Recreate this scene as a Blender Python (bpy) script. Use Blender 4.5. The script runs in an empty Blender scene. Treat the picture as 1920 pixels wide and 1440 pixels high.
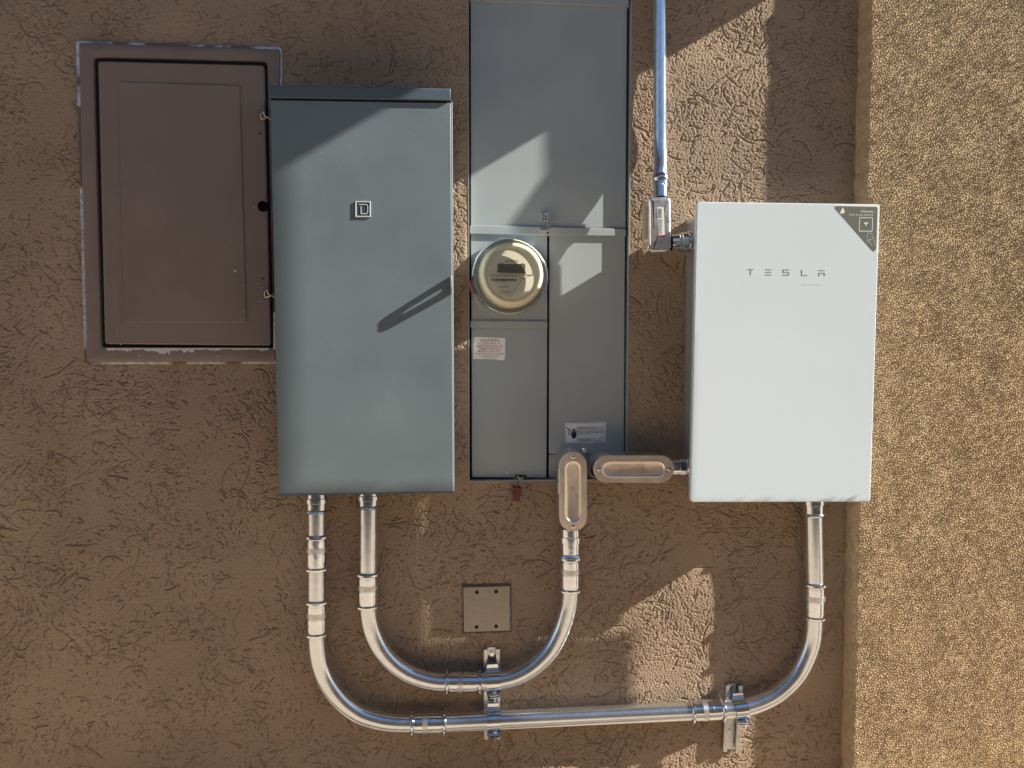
import bpy, math, random
import numpy as np
from mathutils import Vector, Matrix
S = bpy.context.scene
COL = S.collection
PI = math.pi
random.seed(7)
rng = np.random.default_rng(11)

# ------------------------------------------------------------------ camera
F = 1450.0
PITCH, YAW, ROLL = math.radians(3.54), math.radians(4.35), math.radians(0.094)
CAM = Vector((0, -1.86, 1.5))
_f = Vector((math.sin(YAW)*math.cos(PITCH), math.cos(YAW)*math.cos(PITCH), -math.sin(PITCH)))
_r = Vector((math.cos(YAW), -math.sin(YAW), 0))
_u = _r.cross(_f)
RT = _r*math.cos(ROLL) + _u*math.sin(ROLL)
UP = -_r*math.sin(ROLL) + _u*math.cos(ROLL)
cd = bpy.data.cameras.new('camera'); cam = bpy.data.objects.new('camera', cd); COL.objects.link(cam)
cd.sensor_width = 36; cd.lens = F/1920*36; cd.clip_start = 0.05; cd.clip_end = 500
m = Matrix((RT, UP, -_f)).transposed().to_4x4(); m.translation = CAM
cam.matrix_world = m
S.camera = cam

# ------------------------------------------------------------------ light
SUNV = Vector((4.0, -1.0, 2.4)).normalized()          # towards the sun
w = bpy.data.worlds.new('World'); S.world = w; w.use_nodes = True
nt = w.node_tree; bg = nt.nodes['Background']
sky = nt.nodes.new('ShaderNodeTexSky'); sky.sky_type = 'NISHITA'; sky.sun_disc = False
sky.sun_elevation = math.asin(SUNV.z); sky.sun_rotation = math.atan2(SUNV.x, SUNV.y)
sky.altitude = 800; sky.air_density = 1.0; sky.dust_density = 0.6; sky.ozone_density = 1.0
nt.links.new(sky.outputs[0], bg.inputs[0]); bg.inputs[1].default_value = 0.066
sd = bpy.data.lights.new('sun', 'SUN'); sd.energy = 5.0; sd.angle = math.radians(0.5); sd.color = (1.0, 0.94, 0.84)
sun = bpy.data.objects.new('sun', sd); COL.objects.link(sun)
sun.rotation_euler = SUNV.to_track_quat('Z', 'Y').to_euler()
S.view_settings.view_transform = 'Standard'; S.view_settings.look = 'None'
S.view_settings.exposure = 1.03; S.view_settings.gamma = 1.0

# ------------------------------------------------------------------ helpers
def W(px, py, d=0.0):
    """photo pixel -> point on the vertical plane d metres in front of the wall"""
    v = _f*F + RT*(px-960) - UP*(py-720)
    t = (-d - CAM.y)/v.y
    return CAM + v*t
def XZ(px, py, d=0.0):
    p = W(px, py, d); return (p.x, p.z)

class MB:
    def __init__(s): s.v = []; s.f = []; s.mi = []; s.cur = 0
    def add(s, vs, fs):
        n = len(s.v); s.v += [tuple(p) for p in vs]; s.f += [tuple(i+n for i in f) for f in fs]; s.mi += [s.cur]*len(fs)
    def loops(s, L, cap0=True, cap1=True, closed=True):
        n = len(L[0]); vs = [p for l in L for p in l]; fs = []
        for k in range(len(L)-1):
            for i in range(n if closed else n-1):
                j = (i+1) % n
                fs.append((k*n+i, k*n+j, (k+1)*n+j, (k+1)*n+i))
        if cap0: fs.append(tuple(range(n))[::-1])
        if cap1: fs.append(tuple((len(L)-1)*n+i for i in range(n)))
        s.add(vs, fs)
    def build(s, name, mat, parent=None, smooth=True, angle=35, loc=None):
        me = bpy.data.meshes.new(name)
        o = Vector(loc) if loc is not None else None
        me.from_pydata([tuple(Vector(p)-o) for p in s.v] if o is not None else s.v, [], s.f)
        mats = mat if isinstance(mat, (list, tuple)) else [mat]
        for mm in mats: me.materials.append(mm)
        me.polygons.foreach_set('material_index', s.mi)
        fixn(me)
        if smooth:
            me.polygons.foreach_set('use_smooth', [True]*len(me.polygons))
            me.set_sharp_from_angle(angle=math.radians(angle))
        me.update()
        ob = bpy.data.objects.new(name, me); COL.objects.link(ob)
        if parent is not None:
            ob.parent = parent
            ob.matrix_parent_inverse = parent.matrix_world.inverted() if parent.type == 'EMPTY' and False else Matrix.Identity(4)
            acc = Vector((0, 0, 0)); q = parent
            while q is not None: acc += q.location; q = q.parent
            ob.location = (o if o is not None else Vector((0, 0, 0))) - acc
        elif o is not None: ob.location = o
        return ob
import bmesh
def fixn(me):
    bm = bmesh.new(); bm.from_mesh(me); bmesh.ops.recalc_face_normals(bm, faces=bm.faces); bm.to_mesh(me); bm.free()
def thing(name, label, cat, loc=(0, 0, 0), group=None):
    o = bpy.data.objects.new(name, None); COL.objects.link(o); o.location = loc; o.empty_display_size = .05
    return tag(o, label, cat, group)
def tag(o, label=None, cat=None, group=None, kind=None):
    if label: o['label'] = label
    if cat: o['category'] = cat
    if group: o['group'] = group
    if kind: o['kind'] = kind
    return o

def area(p): return sum(p[i][0]*p[(i+1) % len(p)][1]-p[(i+1) % len(p)][0]*p[i][1] for i in range(len(p)))/2
def inset(p, a):
    """inset a simple polygon (x,z) by a"""
    if a == 0: return list(p)
    s = 1 if area(p) > 0 else -1; out = []; n = len(p)
    for i in range(n):
        p0, p1, p2 = Vector(p[i-1]), Vector(p[i]), Vector(p[(i+1) % n])
        d1 = (p1-p0).normalized(); d2 = (p2-p1).normalized()
        n1 = Vector((-d1.y, d1.x))*s; n2 = Vector((-d2.y, d2.x))*s
        b = n1+n2; k = max(.35, 1+n1.dot(n2)); q = p1+b*(a/k)
        out.append((q.x, q.y))
    return out
def rnd(p, r, n=5):
    """round the corners of a polygon"""
    out = []; N = len(p)
    rr = r if isinstance(r, (list, tuple)) else [r]*N
    for i in range(N):
        p0, p1, p2 = Vector(p[i-1]), Vector(p[i]), Vector(p[(i+1) % N])
        if rr[i] <= 0: out.append(tuple(p1)); continue
        a = (p0-p1).normalized(); b = (p2-p1).normalized()
        h = a.angle(b)/2; L = min(rr[i]/math.tan(h), .49*(p0-p1).length, .49*(p2-p1).length); R = L*math.tan(h)
        c = p1+(a+b).normalized()*(R/math.sin(h))
        s0 = p1+a*L-c; s1 = p1+b*L-c
        ang = s0.angle_signed(s1) if s0.length > 0 else 0
        for k in range(n+1):
            t = k/n; v = (s0*(math.sin((1-t)*abs(ang))) + s1*math.sin(t*abs(ang)))/max(1e-9, math.sin(abs(ang)))
            out.append((c.x+v.x, c.y+v.y))
    return out
def slab(mb, p, d0, d1, b=0.0, seg=3, back=True):
    """prism from depth d0 (back) to d1 (front, outwards), front edge rounded by b"""
    L = [[(x, -d0, z) for x, z in p]]
    if b > 0:
        for k in range(seg+1):
            a = k/seg*PI/2
            q = inset(p, b*(1-math.cos(a))); y = d1-b+b*math.sin(a)
            L.append([(x, -y, z) for x, z in q])
        L.append([(x, -d1, z) for x, z in inset(p, b*1.15)]); L.append([(x, -d1, z) for x, z in inset(p, b*1.6)])
    else: L.append([(x, -d1, z) for x, z in p])
    mb.loops(L, cap0=back)
def ringslab(mb, po, pi, d0, d1, b=0.0, b2=None):
    b2 = b if b2 is None else b2
    L = [[(x, -d0, z) for x, z in po]]
    if b:
        L += [[(x, -(d1-b), z) for x, z in po], [(x, -(d1-.3*b), z) for x, z in inset(po, .3*b)], [(x, -d1, z) for x, z in inset(po, b)]]
    else: L += [[(x, -d1, z) for x, z in po]]
    if b2: L += [[(x, -d1, z) for x, z in inset(pi, -b2)], [(x, -(d1-.3*b2), z) for x, z in inset(pi, -.3*b2)], [(x, -(d1-b2), z) for x, z in pi]]
    else: L += [[(x, -d1, z) for x, z in pi]]
    L += [[(x, -d0, z) for x, z in pi]]
    mb.loops(L, False, False)
def quad(c, d): return [XZ(px, py, d) for px, py in c]
def box(mb, x0, x1, y0, y1, z0, z1):
    vs = [(x, y, z) for x in (x0, x1) for y in (y0, y1) for z in (z0, z1)]
    mb.add(vs, [(0, 1, 3, 2), (4, 6, 7, 5), (0, 4, 5, 1), (2, 3, 7, 6), (0, 2, 6, 4), (1, 5, 7, 3)])
def frame_of(d):
    d = Vector(d).normalized(); a = Vector((0, 1, 0)) if abs(d.y) < .9 else Vector((1, 0, 0))
    u = d.cross(a).normalized(); return d, u, d.cross(u).normalized()
def lathe(mb, c, d, prof, n=40, cap=True, rot=0, facet=None):
    d, u, v = frame_of(d); c = Vector(c); L = []
    for t, r in prof:
        L.append([tuple(c+d*t+(u*math.cos(a)+v*math.sin(a))*r) for a in [rot+2*PI*k/n for k in range(n)]])
    mb.loops(L, cap, cap)
def tube(mb, pts, r, n=28, cap=True):
    pts = [Vector(p) for p in pts]; L = []; u = None
    for i, p in enumerate(pts):
        d = (pts[min(i+1, len(pts)-1)]-pts[max(i-1, 0)]).normalized()
        if u is None: _, u, _ = frame_of(d)
        u = (u-d*u.dot(d)).normalized(); v = d.cross(u)
        rr = r[i] if isinstance(r, (list, tuple)) else r
        L.append([tuple(p+(u*math.cos(a)+v*math.sin(a))*rr) for a in [2*PI*k/n for k in range(n)]])
    mb.loops(L, cap, cap)
def catmull(P, n=8):
    P = [Vector(p) for p in P]; Q = [P[0]*2-P[1]]+P+[P[-1]*2-P[-2]]; out = []
    for i in range(1, len(Q)-2):
        a, b, c, d = Q[i-1:i+3]
        for k in range(n):
            t = k/n
            out.append(.5*((2*b)+(c-a)*t+(2*a-5*b+4*c-d)*t*t+(3*b-a-3*c+d)*t**3))
    out.append(P[-1]); return out
def text(mbp, s, x, z, d, h, mat, parent, name='lettering', align='LEFT', width=None, bold=0.0, rot=0.0, ext=0.0, spacing=1.0):
    """flat lettering facing the viewer, cap height h; (x,z) is the baseline origin"""
    cu = bpy.data.curves.new('t', 'FONT'); cu.body = s; cu.size = h/0.70; cu.align_x = align; cu.space_character = spacing
    cu.offset = bold*cu.size*1.2; cu.extrude = ext; cu.resolution_u = 3
    ob = bpy.data.objects.new('t', cu); COL.objects.link(ob)
    me = bpy.data.meshes.new_from_object(ob.evaluated_get(bpy.context.evaluated_depsgraph_get()))
    bpy.data.objects.remove(ob); bpy.data.curves.remove(cu)
    xs = [v.co.x for v in me.vertices]
    if not xs: return None
    sx = 1.0
    if width: sx = width/(max(xs)-min(xs))
    c, q = math.cos(rot), math.sin(rot)
    vs = []
    for v in me.vertices:
        a, b2 = v.co.x*sx, v.co.y
        vs.append((x+a*c-b2*q, -d-v.co.z, z+a*q+b2*c))
    mbp.add(vs, [tuple(p.vertices) for p in me.polygons])
    bpy.data.meshes.remove(me)

# ------------------------------------------------------------------ materials
def mat(name, col, rough=.5, metal=0.0, var=0.0, vscale=20, bump=0.0, bscale=200, rvar=0.0, spec=.5, coat=0.0, stretch=(1, 1, 1), detail=4):
    M = bpy.data.materials.new(name); M.use_nodes = True; N = M.node_tree.nodes; L = M.node_tree.links
    P = N['Principled BSDF']; P.inputs['Base Color'].default_value = (*col, 1); P.inputs['Roughness'].default_value = rough
    P.inputs['Metallic'].default_value = metal; P.inputs['Specular IOR Level'].default_value = spec
    if coat: P.inputs['Coat Weight'].default_value = coat; P.inputs['Coat Roughness'].default_value = .08
    tc = N.new('ShaderNodeNewGeometry'); mp = N.new('ShaderNodeMapping'); mp.inputs['Scale'].default_value = stretch
    L.new(tc.outputs['Position'], mp.inputs[0])
    if var:
        t = N.new('ShaderNodeTexNoise'); t.inputs['Scale'].default_value = vscale; t.inputs['Detail'].default_value = detail; L.new(mp.outputs[0], t.inputs['Vector'])
        mr = N.new('ShaderNodeMapRange'); mr.inputs[1].default_value = .3; mr.inputs[2].default_value = .7
        mr.inputs[3].default_value = 1-var; mr.inputs[4].default_value = 1+var; L.new(t.outputs[0], mr.inputs[0])
        mx = N.new('ShaderNodeVectorMath'); mx.operation = 'SCALE'; mx.inputs[0].default_value = col; L.new(mr.outputs[0], mx.inputs['Scale'])
        L.new(mx.outputs[0], P.inputs['Base Color'])
        M['colnode'] = mx.name
    if rvar:
        t = N.new('ShaderNodeTexNoise'); t.inputs['Scale'].default_value = vscale*1.7; t.inputs['Detail'].default_value = 5; L.new(mp.outputs[0], t.inputs['Vector'])
        mr = N.new('ShaderNodeMapRange'); mr.inputs[1].default_value = .3; mr.inputs[2].default_value = .7
        mr.inputs[3].default_value = max(.02, rough-rvar); mr.inputs[4].default_value = rough+rvar; L.new(t.outputs[0], mr.inputs[0]); L.new(mr.outputs[0], P.inputs['Roughness'])
    if bump:
        t = N.new('ShaderNodeTexNoise'); t.inputs['Scale'].default_value = bscale; t.inputs['Detail'].default_value = 3; L.new(mp.outputs[0], t.inputs['Vector'])
        b = N.new('ShaderNodeBump'); b.inputs['Strength'].default_value = 1.0; b.inputs['Distance'].default_value = bump
        L.new(t.outputs[0], b.inputs['Height']); L.new(b.outputs[0], P.inputs['Normal'])
    return M
def speckle(M, scale, thr, col, amt=1.0, stretch=(1, 1, 1), dens_scale=6, dens=(.42, .6)):
    """scattered dust specks / paint chips over a material's colour"""
    N = M.node_tree.nodes; L = M.node_tree.links; P = N['Principled BSDF']
    g = N.new('ShaderNodeNewGeometry'); mp = N.new('ShaderNodeMapping'); mp.inputs['Scale'].default_value = stretch; L.new(g.outputs['Position'], mp.inputs[0])
    v = N.new('ShaderNodeTexVoronoi'); v.inputs['Scale'].default_value = scale; L.new(mp.outputs[0], v.inputs['Vector'])
    c = N.new('ShaderNodeMapRange'); c.inputs[1].default_value = thr; c.inputs[2].default_value = thr*.5; L.new(v.outputs['Distance'], c.inputs[0])
    # only some cells carry a speck
    sep = N.new('ShaderNodeSeparateColor'); L.new(v.outputs['Color'], sep.inputs[0])
    d = N.new('ShaderNodeTexNoise'); d.inputs['Scale'].default_value = dens_scale; L.new(g.outputs['Position'], d.inputs['Vector'])
    dr = N.new('ShaderNodeMapRange'); dr.inputs[1].default_value = dens[0]; dr.inputs[2].default_value = dens[1]; dr.inputs[3].default_value = .95; dr.inputs[4].default_value = .55; L.new(d.outputs[0], dr.inputs[0])
    gt = N.new('ShaderNodeMath'); gt.operation = 'GREATER_THAN'; L.new(sep.outputs[0], gt.inputs[0]); L.new(dr.outputs[0], gt.inputs[1])
    ml = N.new('ShaderNodeMath'); ml.operation = 'MULTIPLY'; L.new(gt.outputs[0], ml.inputs[0]); L.new(c.outputs[0], ml.inputs[1])
    m2 = N.new('ShaderNodeMath'); m2.operation = 'MULTIPLY'; m2.inputs[1].default_value = amt; L.new(ml.outputs[0], m2.inputs[0])
    mx = N.new('ShaderNodeMix'); mx.data_type = 'RGBA'; L.new(m2.outputs[0], mx.inputs[0])
    src = P.inputs['Base Color'].links
    if src: L.new(src[0].from_socket, mx.inputs[6])
    else: mx.inputs[6].default_value = P.inputs['Base Color'].default_value
    mx.inputs[7].default_value = (*col, 1)
    L.new(mx.outputs[2], P.inputs['Base Color'])
    return M

M = {}
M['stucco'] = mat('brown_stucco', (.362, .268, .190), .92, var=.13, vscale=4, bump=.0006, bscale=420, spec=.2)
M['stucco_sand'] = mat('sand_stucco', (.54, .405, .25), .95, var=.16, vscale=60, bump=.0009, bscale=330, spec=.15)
M['brown_paint'] = speckle(mat('brown_paint', (.235, .183, .160), .5, var=.09, vscale=7, bump=.0003, bscale=60, rvar=.08, spec=.4), 55, .09, (.55, .5, .45), .8, dens=(.5, .9))
M['brown_gap'] = mat('gap_dark', (.02, .016, .014), .9)
M['caulk'] = mat('bare_flange', (.62, .66, .76), .42, metal=.35, var=.35, vscale=140, bump=.0006, bscale=300)
_N = M['caulk'].node_tree.nodes; _L = M['caulk'].node_tree.links; _P = _N['Principled BSDF']
_g = _N.new('ShaderNodeNewGeometry'); _t = _N.new('ShaderNodeTexNoise'); _t.inputs['Scale'].default_value = 9; _t.inputs['Detail'].default_value = 6; _L.new(_g.outputs['Position'], _t.inputs['Vector'])
_r = _N.new('ShaderNodeMapRange'); _r.inputs[1].default_value = .50; _r.inputs[2].default_value = .56; _L.new(_t.outputs[0], _r.inputs[0])
_m = _N.new('ShaderNodeMix'); _m.data_type = 'RGBA'; _L.new(_r.outputs[0], _m.inputs[0]); _L.new(_P.inputs['Base Color'].links[0].from_socket, _m.inputs[6]); _m.inputs[7].default_value = (.22, .17, .14, 1)
_L.new(_m.outputs[2], _P.inputs['Base Color'])
M['peel'] = mat('peeled_primer', (.62, .61, .57), .7, var=.1, vscale=60)
M['panel_grey'] = speckle(mat('slate_enamel', (.150, .190, .208), .40, var=.08, vscale=6, rvar=.09, spec=.5, bump=.00012, bscale=30), 170, .15, (.5, .53, .47), .55)
M['hood'] = mat('slate_enamel_hood', (.085, .115, .145), .38, var=.05, vscale=9)
M['meter_grey'] = mat('pale_grey_enamel', (.36, .40, .41), .42, var=.06, vscale=7, rvar=.08, bump=.00015, bscale=25)
M['black'] = mat('black_gap', (.006, .006, .006), .9, spec=.1)
M['emt'] = mat('galvanised_conduit', (.74, .79, .86), .22, .95, var=.05, vscale=60, rvar=.04, stretch=(1, 1, 1))
M['zinc'] = mat('bright_zinc', (.76, .82, .90), .13, 1.0, var=.06, vscale=90, rvar=.05, bump=.00015, bscale=120)
M['zinc_dull'] = mat('knurled_zinc', (.66, .67, .68), .38, 1.0, var=.1, vscale=200, bump=.0003, bscale=700)
M['strut'] = mat('galvanised_strut', (.62, .64, .65), .36, 1.0, var=.12, vscale=60, rvar=.1, bump=.0002, bscale=150)
M['alu'] = mat('cast_aluminium', (.66, .65, .66), .33, .85, var=.06, vscale=50, rvar=.07, bump=.0002, bscale=300)
M['cover'] = mat('stamped_aluminium', (.88, .79, .72), .33, .9, var=.05, vscale=30, rvar=.06, bump=.00015, bscale=90)
M['cover_mark'] = mat('stamped_mark', (.86, .76, .70), .3, .9)
M['steel'] = mat('stainless_plate', (.27, .25, .235), .32, .9, var=.05, vscale=25, rvar=.05, bump=.00008, bscale=200, stretch=(1, 1, 6))
M['screw'] = mat('screw_zinc', (.8, .82, .86), .2, 1.0, bump=.0001, bscale=400)
M['glass_white'] = speckle(mat('white_backed_glass', (.67, .76, .81), .10, var=.02, vscale=3, coat=.6, spec=.5), 75, .10, (.92, .94, .92), .8, dens=(.5, .85))
M['gate_body'] = mat('powder_coat_grey', (.30, .30, .31), .5, var=.04, vscale=10)
M['gate_lid'] = mat('powder_coat_pale', (.55, .53, .50), .5)
M['letter_grey'] = mat('grey_print', (.36, .39, .40), .4)
M['letter_faint'] = mat('faint_print', (.56, .61, .61), .4)
M['olive'] = mat('olive_sticker', (.135, .145, .115), .4)
M['white'] = mat('white_label', (.78, .80, .77), .5)
M['paper'] = mat('label_paper', (.88, .88, .86), .6, var=.05, vscale=60)
M['red'] = mat('red_print', (.33, .025, .03), .5)
M['maroon'] = mat('maroon_print', (.40, .03, .04), .5)
M['ink'] = mat('black_print', (.02, .02, .03), .5)
M['silver_label'] = mat('silver_label', (.86, .89, .90), .5)
M['cream'] = mat('cream_baffle', (.86, .81, .62), .35, var=.05, vscale=30)
M['face'] = mat('meter_face', (.88, .84, .68), .45, var=.04, vscale=40)
M['face2'] = mat('meter_face_corner', (.92, .88, .74), .45)
M['lcd'] = mat('display_glass', (.17, .18, .15), .3)
M['print'] = mat('grey_ink', (.20, .19, .15), .6)
M['seal'] = mat('red_plastic_seal', (.17, .035, .045), .45)
M['tagred'] = mat('faded_red_plastic', (.42, .12, .13), .5)
M['wire'] = mat('seal_wire', (.6, .56, .5), .35, .9)
M['badge'] = mat('badge_enamel', (.05, .075, .09), .35)
M['badge_edge'] = mat('badge_bright', (.72, .80, .80), .3, .3)
M['ground'] = mat('gravel_ground', (.53, .42, .31), .95, var=.25, vscale=30, bump=.004, bscale=60)
M['block'] = mat('tan_block', (.33, .29, .25), .9, var=.12, vscale=12, bump=.002, bscale=80)
M['timber'] = mat('painted_timber', (.12, .09, .07), .7, var=.1, vscale=10, stretch=(1, 1, .2))
M['leaf'] = mat('leaf', (.06, .10, .035), .55, var=.3, vscale=40)
M['bark'] = mat('bark', (.14, .10, .07), .9, bump=.002, bscale=90)
# clear dome: thin shell, Fresnel mix of clear and gloss
G = bpy.data.materials.new('clear_dome'); G.use_nodes = True; N = G.node_tree.nodes; L = G.node_tree.links
for n in list(N):
    if n.type != 'OUTPUT_MATERIAL': N.remove(n)
out = [n for n in N if n.type == 'OUTPUT_MATERIAL'][0]
tr = N.new('ShaderNodeBsdfTransparent'); tr.inputs[0].default_value = (1, 1, .97, 1); gl = N.new('ShaderNodeBsdfGlossy'); gl.inputs['Roughness'].default_value = .06
fr = N.new('ShaderNodeFresnel'); fr.inputs[0].default_value = 1.28; mx = N.new('ShaderNodeMixShader')
L.new(fr.outputs[0], mx.inputs[0]); L.new(tr.outputs[0], mx.inputs[1]); L.new(gl.outputs[0], mx.inputs[2]); L.new(mx.outputs[0], out.inputs[0])
M['clear'] = G

# ------------------------------------------------------------------ stucco relief
def bandnoise(nz, nx, cell, wl, seed, width=.5):
    """band-limited noise, unit std, dominant wavelength wl (m)"""
    r = np.random.default_rng(seed); a = np.fft.rfft2(r.standard_normal((nz, nx)))
    fz = np.fft.fftfreq(nz, cell)[:, None]; fx = np.fft.rfftfreq(nx, cell)[None, :]
    k = np.sqrt(fz**2+fx**2)+1e-9; g = np.exp(-(np.log(k*wl))**2/(2*width**2))/k
    b = np.fft.irfft2(a*g, s=(nz, nx)); return (b-b.mean())/b.std()

XL, XR = W(878, 450).x, W(1180.5, 450).x; ZB = W(1000, 902).z        # opening for the meter enclosure
def wall_mesh():
    cell = .0015
    x0, x1, z0, z1 = -1.65, 1.02, .36, 2.40
    xs = np.arange(x0, x1, cell); zs = np.arange(z0, z1, cell)
    # snap grid lines onto the opening
    for e in (XL, XR): xs[np.abs(xs-e).argmin()] = e
    zs[np.abs(zs-ZB).argmin()] = ZB
    nx, nz = len(xs), len(zs)
    H = .00012*bandnoise(nz, nx, cell, .012, 1)+.0009*bandnoise(nz, nx, cell, .28, 2)+.00034*bandnoise(nz, nx, cell, .0062, 3, .4)
    # trowel gouges: strokes that follow a swirling direction field
    th = bandnoise(nz, nx, cell, .55, 5)*1.3; dens = bandnoise(nz, nx, cell, .22, 6)
    G = np.zeros((nz, nx)); R = np.random.default_rng(4)
    def strokes(n, lmin, lmax, depth, sig, jit):
        px = R.uniform(0, nx, n); pz = R.uniform(0, nz, n)
        k = R.uniform(-2.2, 1.9, n) < dens[pz.astype(int), px.astype(int)]
        px, pz = px[k], pz[k]; n = len(px)
        ang = th[pz.astype(int), px.astype(int)]*2+1.2+R.normal(0, jit, n)
        curv = R.normal(0, .035, n); Ln = lmin*(lmax/lmin)**R.uniform(0, 1, n)**1.5/cell
        dp = depth*R.uniform(.45, 1, n); sg = sig*R.uniform(.7, 1.35, n)
        step = 1.0; wob = R.normal(0, .12, n)
        for s in range(int(Ln.max()/step)+1):
            act = s*step < Ln
            if not act.any(): break
            a, b, e, t = px[act], pz[act], dp[act], sg[act]
            f = np.minimum(1, np.minimum(s*step+1.2, Ln[act]-s*step+1.2)/3.0)*(.75+.25*np.sin(s*.9+a))
            ia = a.astype(int); ib = b.astype(int)
            for dz in range(-2, 3):
                for dx in range(-2, 3):
                    jx, jz = ia+dx, ib+dz
                    ok = (jx >= 0) & (jx < nx) & (jz >= 0) & (jz < nz)
                    v = e*f*np.minimum(1, 1.45*np.exp(-((jx-a)**2+(jz-b)**2)/(2*(t)**2)))
                    np.maximum.at(G, (jz[ok], jx[ok]), v[ok])
            ang[act] += curv[act]*step+R.normal(0, .07, act.sum())
            px[act] += np.cos(ang[act])*step; pz[act] += np.sin(ang[act])*step
    strokes(72000, .0015, .006, .0045, .44, 1.0)
    strokes(48000, .005, .022, .0058, .48, .6)
    strokes(2700, .03, .10, .0055, .52, .35)
    H = H-G
    # coarse tan relief near x of the sunlit strip: same finish, slightly heavier
    XX, ZZ = np.meshgrid(xs, zs)
    sm = lambda a: np.clip(a, 0, 1)**2*(3-2*np.clip(a, 0, 1))
    inx = sm((XL-XX)/.006+sm((XX-XR)/.006)*0) if False else np.where(XX < (XL+XR)/2, (XL-XX), (XX-XR))
    inz = (ZB-ZZ)
    mask = sm(np.maximum(inx, inz)/.008)
    edge = np.minimum(np.minimum(XX-x0, x1-XX), np.minimum(ZZ-z0, z1-ZZ)); mask = mask*sm(edge/.01)
    H = H*mask
    co = np.empty((nz, nx, 3), np.float32); co[..., 0] = XX; co[..., 1] = -H; co[..., 2] = ZZ
    idx = np.arange(nz*nx).reshape(nz, nx)
    q = np.stack([idx[:-1, :-1], idx[:-1, 1:], idx[1:, 1:], idx[1:, :-1]], -1).reshape(-1, 4)
    cx = (xs[:-1]+xs[1:])/2; cz = (zs[:-1]+zs[1:])/2
    CX, CZ = np.meshgrid(cx, cz); hole = (CX > XL) & (CX < XR) & (CZ > ZB)
    q = q[~hole.reshape(-1)]
    xa, xb, za, zb = xs[0], xs[-1], zs[0], zs[-1]
    ext = []; def_q = []
    def rect(a, b, c, d, y=0.0): def_q.append([(a, y, c), (b, y, c), (b, y, d), (a, y, d)])
    rect(-5, xa, 0, 3.6); rect(xb, 5, 0, 3.6); rect(xa, xb, 0, za)
    rect(xa, XL, zb, 3.6); rect(XR, xb, zb, 3.6); rect(XL, XR, 2.75, 3.6)
    dd = .07
    def_q += [[(XL, 0, ZB), (XL, dd, ZB), (XL, dd, 2.75), (XL, 0, 2.75)], [(XR, 0, ZB), (XR, dd, ZB), (XR, dd, 2.75), (XR, 0, 2.75)],
              [(XL, 0, ZB), (XR, 0, ZB), (XR, dd, ZB), (XL, dd, ZB)], [(XL, dd, ZB), (XR, dd, ZB), (XR, dd, 2.75), (XL, dd, 2.75)], [(XL, 0, 2.75), (XR, 0, 2.75), (XR, dd, 2.75), (XL, dd, 2.75)]]
    ev = np.array([p for f in def_q for p in f], np.float32); n0 = nz*nx
    eq = np.arange(len(ev)).reshape(-1, 4)+n0
    return np.concatenate([co.reshape(-1, 3), ev]), np.concatenate([q, eq])
def grid_obj(name, co, q, material, smooth=True):
    me = bpy.data.meshes.new(name)
    me.vertices.add(len(co)); me.vertices.foreach_set('co', co.astype(np.float32).ravel())
    me.loops.add(len(q)*4); me.loops.foreach_set('vertex_index', q.astype(np.int32).ravel())
    me.polygons.add(len(q)); me.polygons.foreach_set('loop_start', np.arange(0, len(q)*4, 4, dtype=np.int32))
    me.polygons.foreach_set('use_smooth', np.ones(len(q), bool) if smooth else np.zeros(len(q), bool))
    me.update(calc_edges=True); me.validate()
    me.materials.append(material)
    o = bpy.data.objects.new(name, me); COL.objects.link(o); return o
co, q = wall_mesh()
wall = grid_obj('stucco_wall', co, q, M['stucco'])
tag(wall, 'brown stucco house wall with swirling trowel marks behind the electrical boxes', 'wall')

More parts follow.
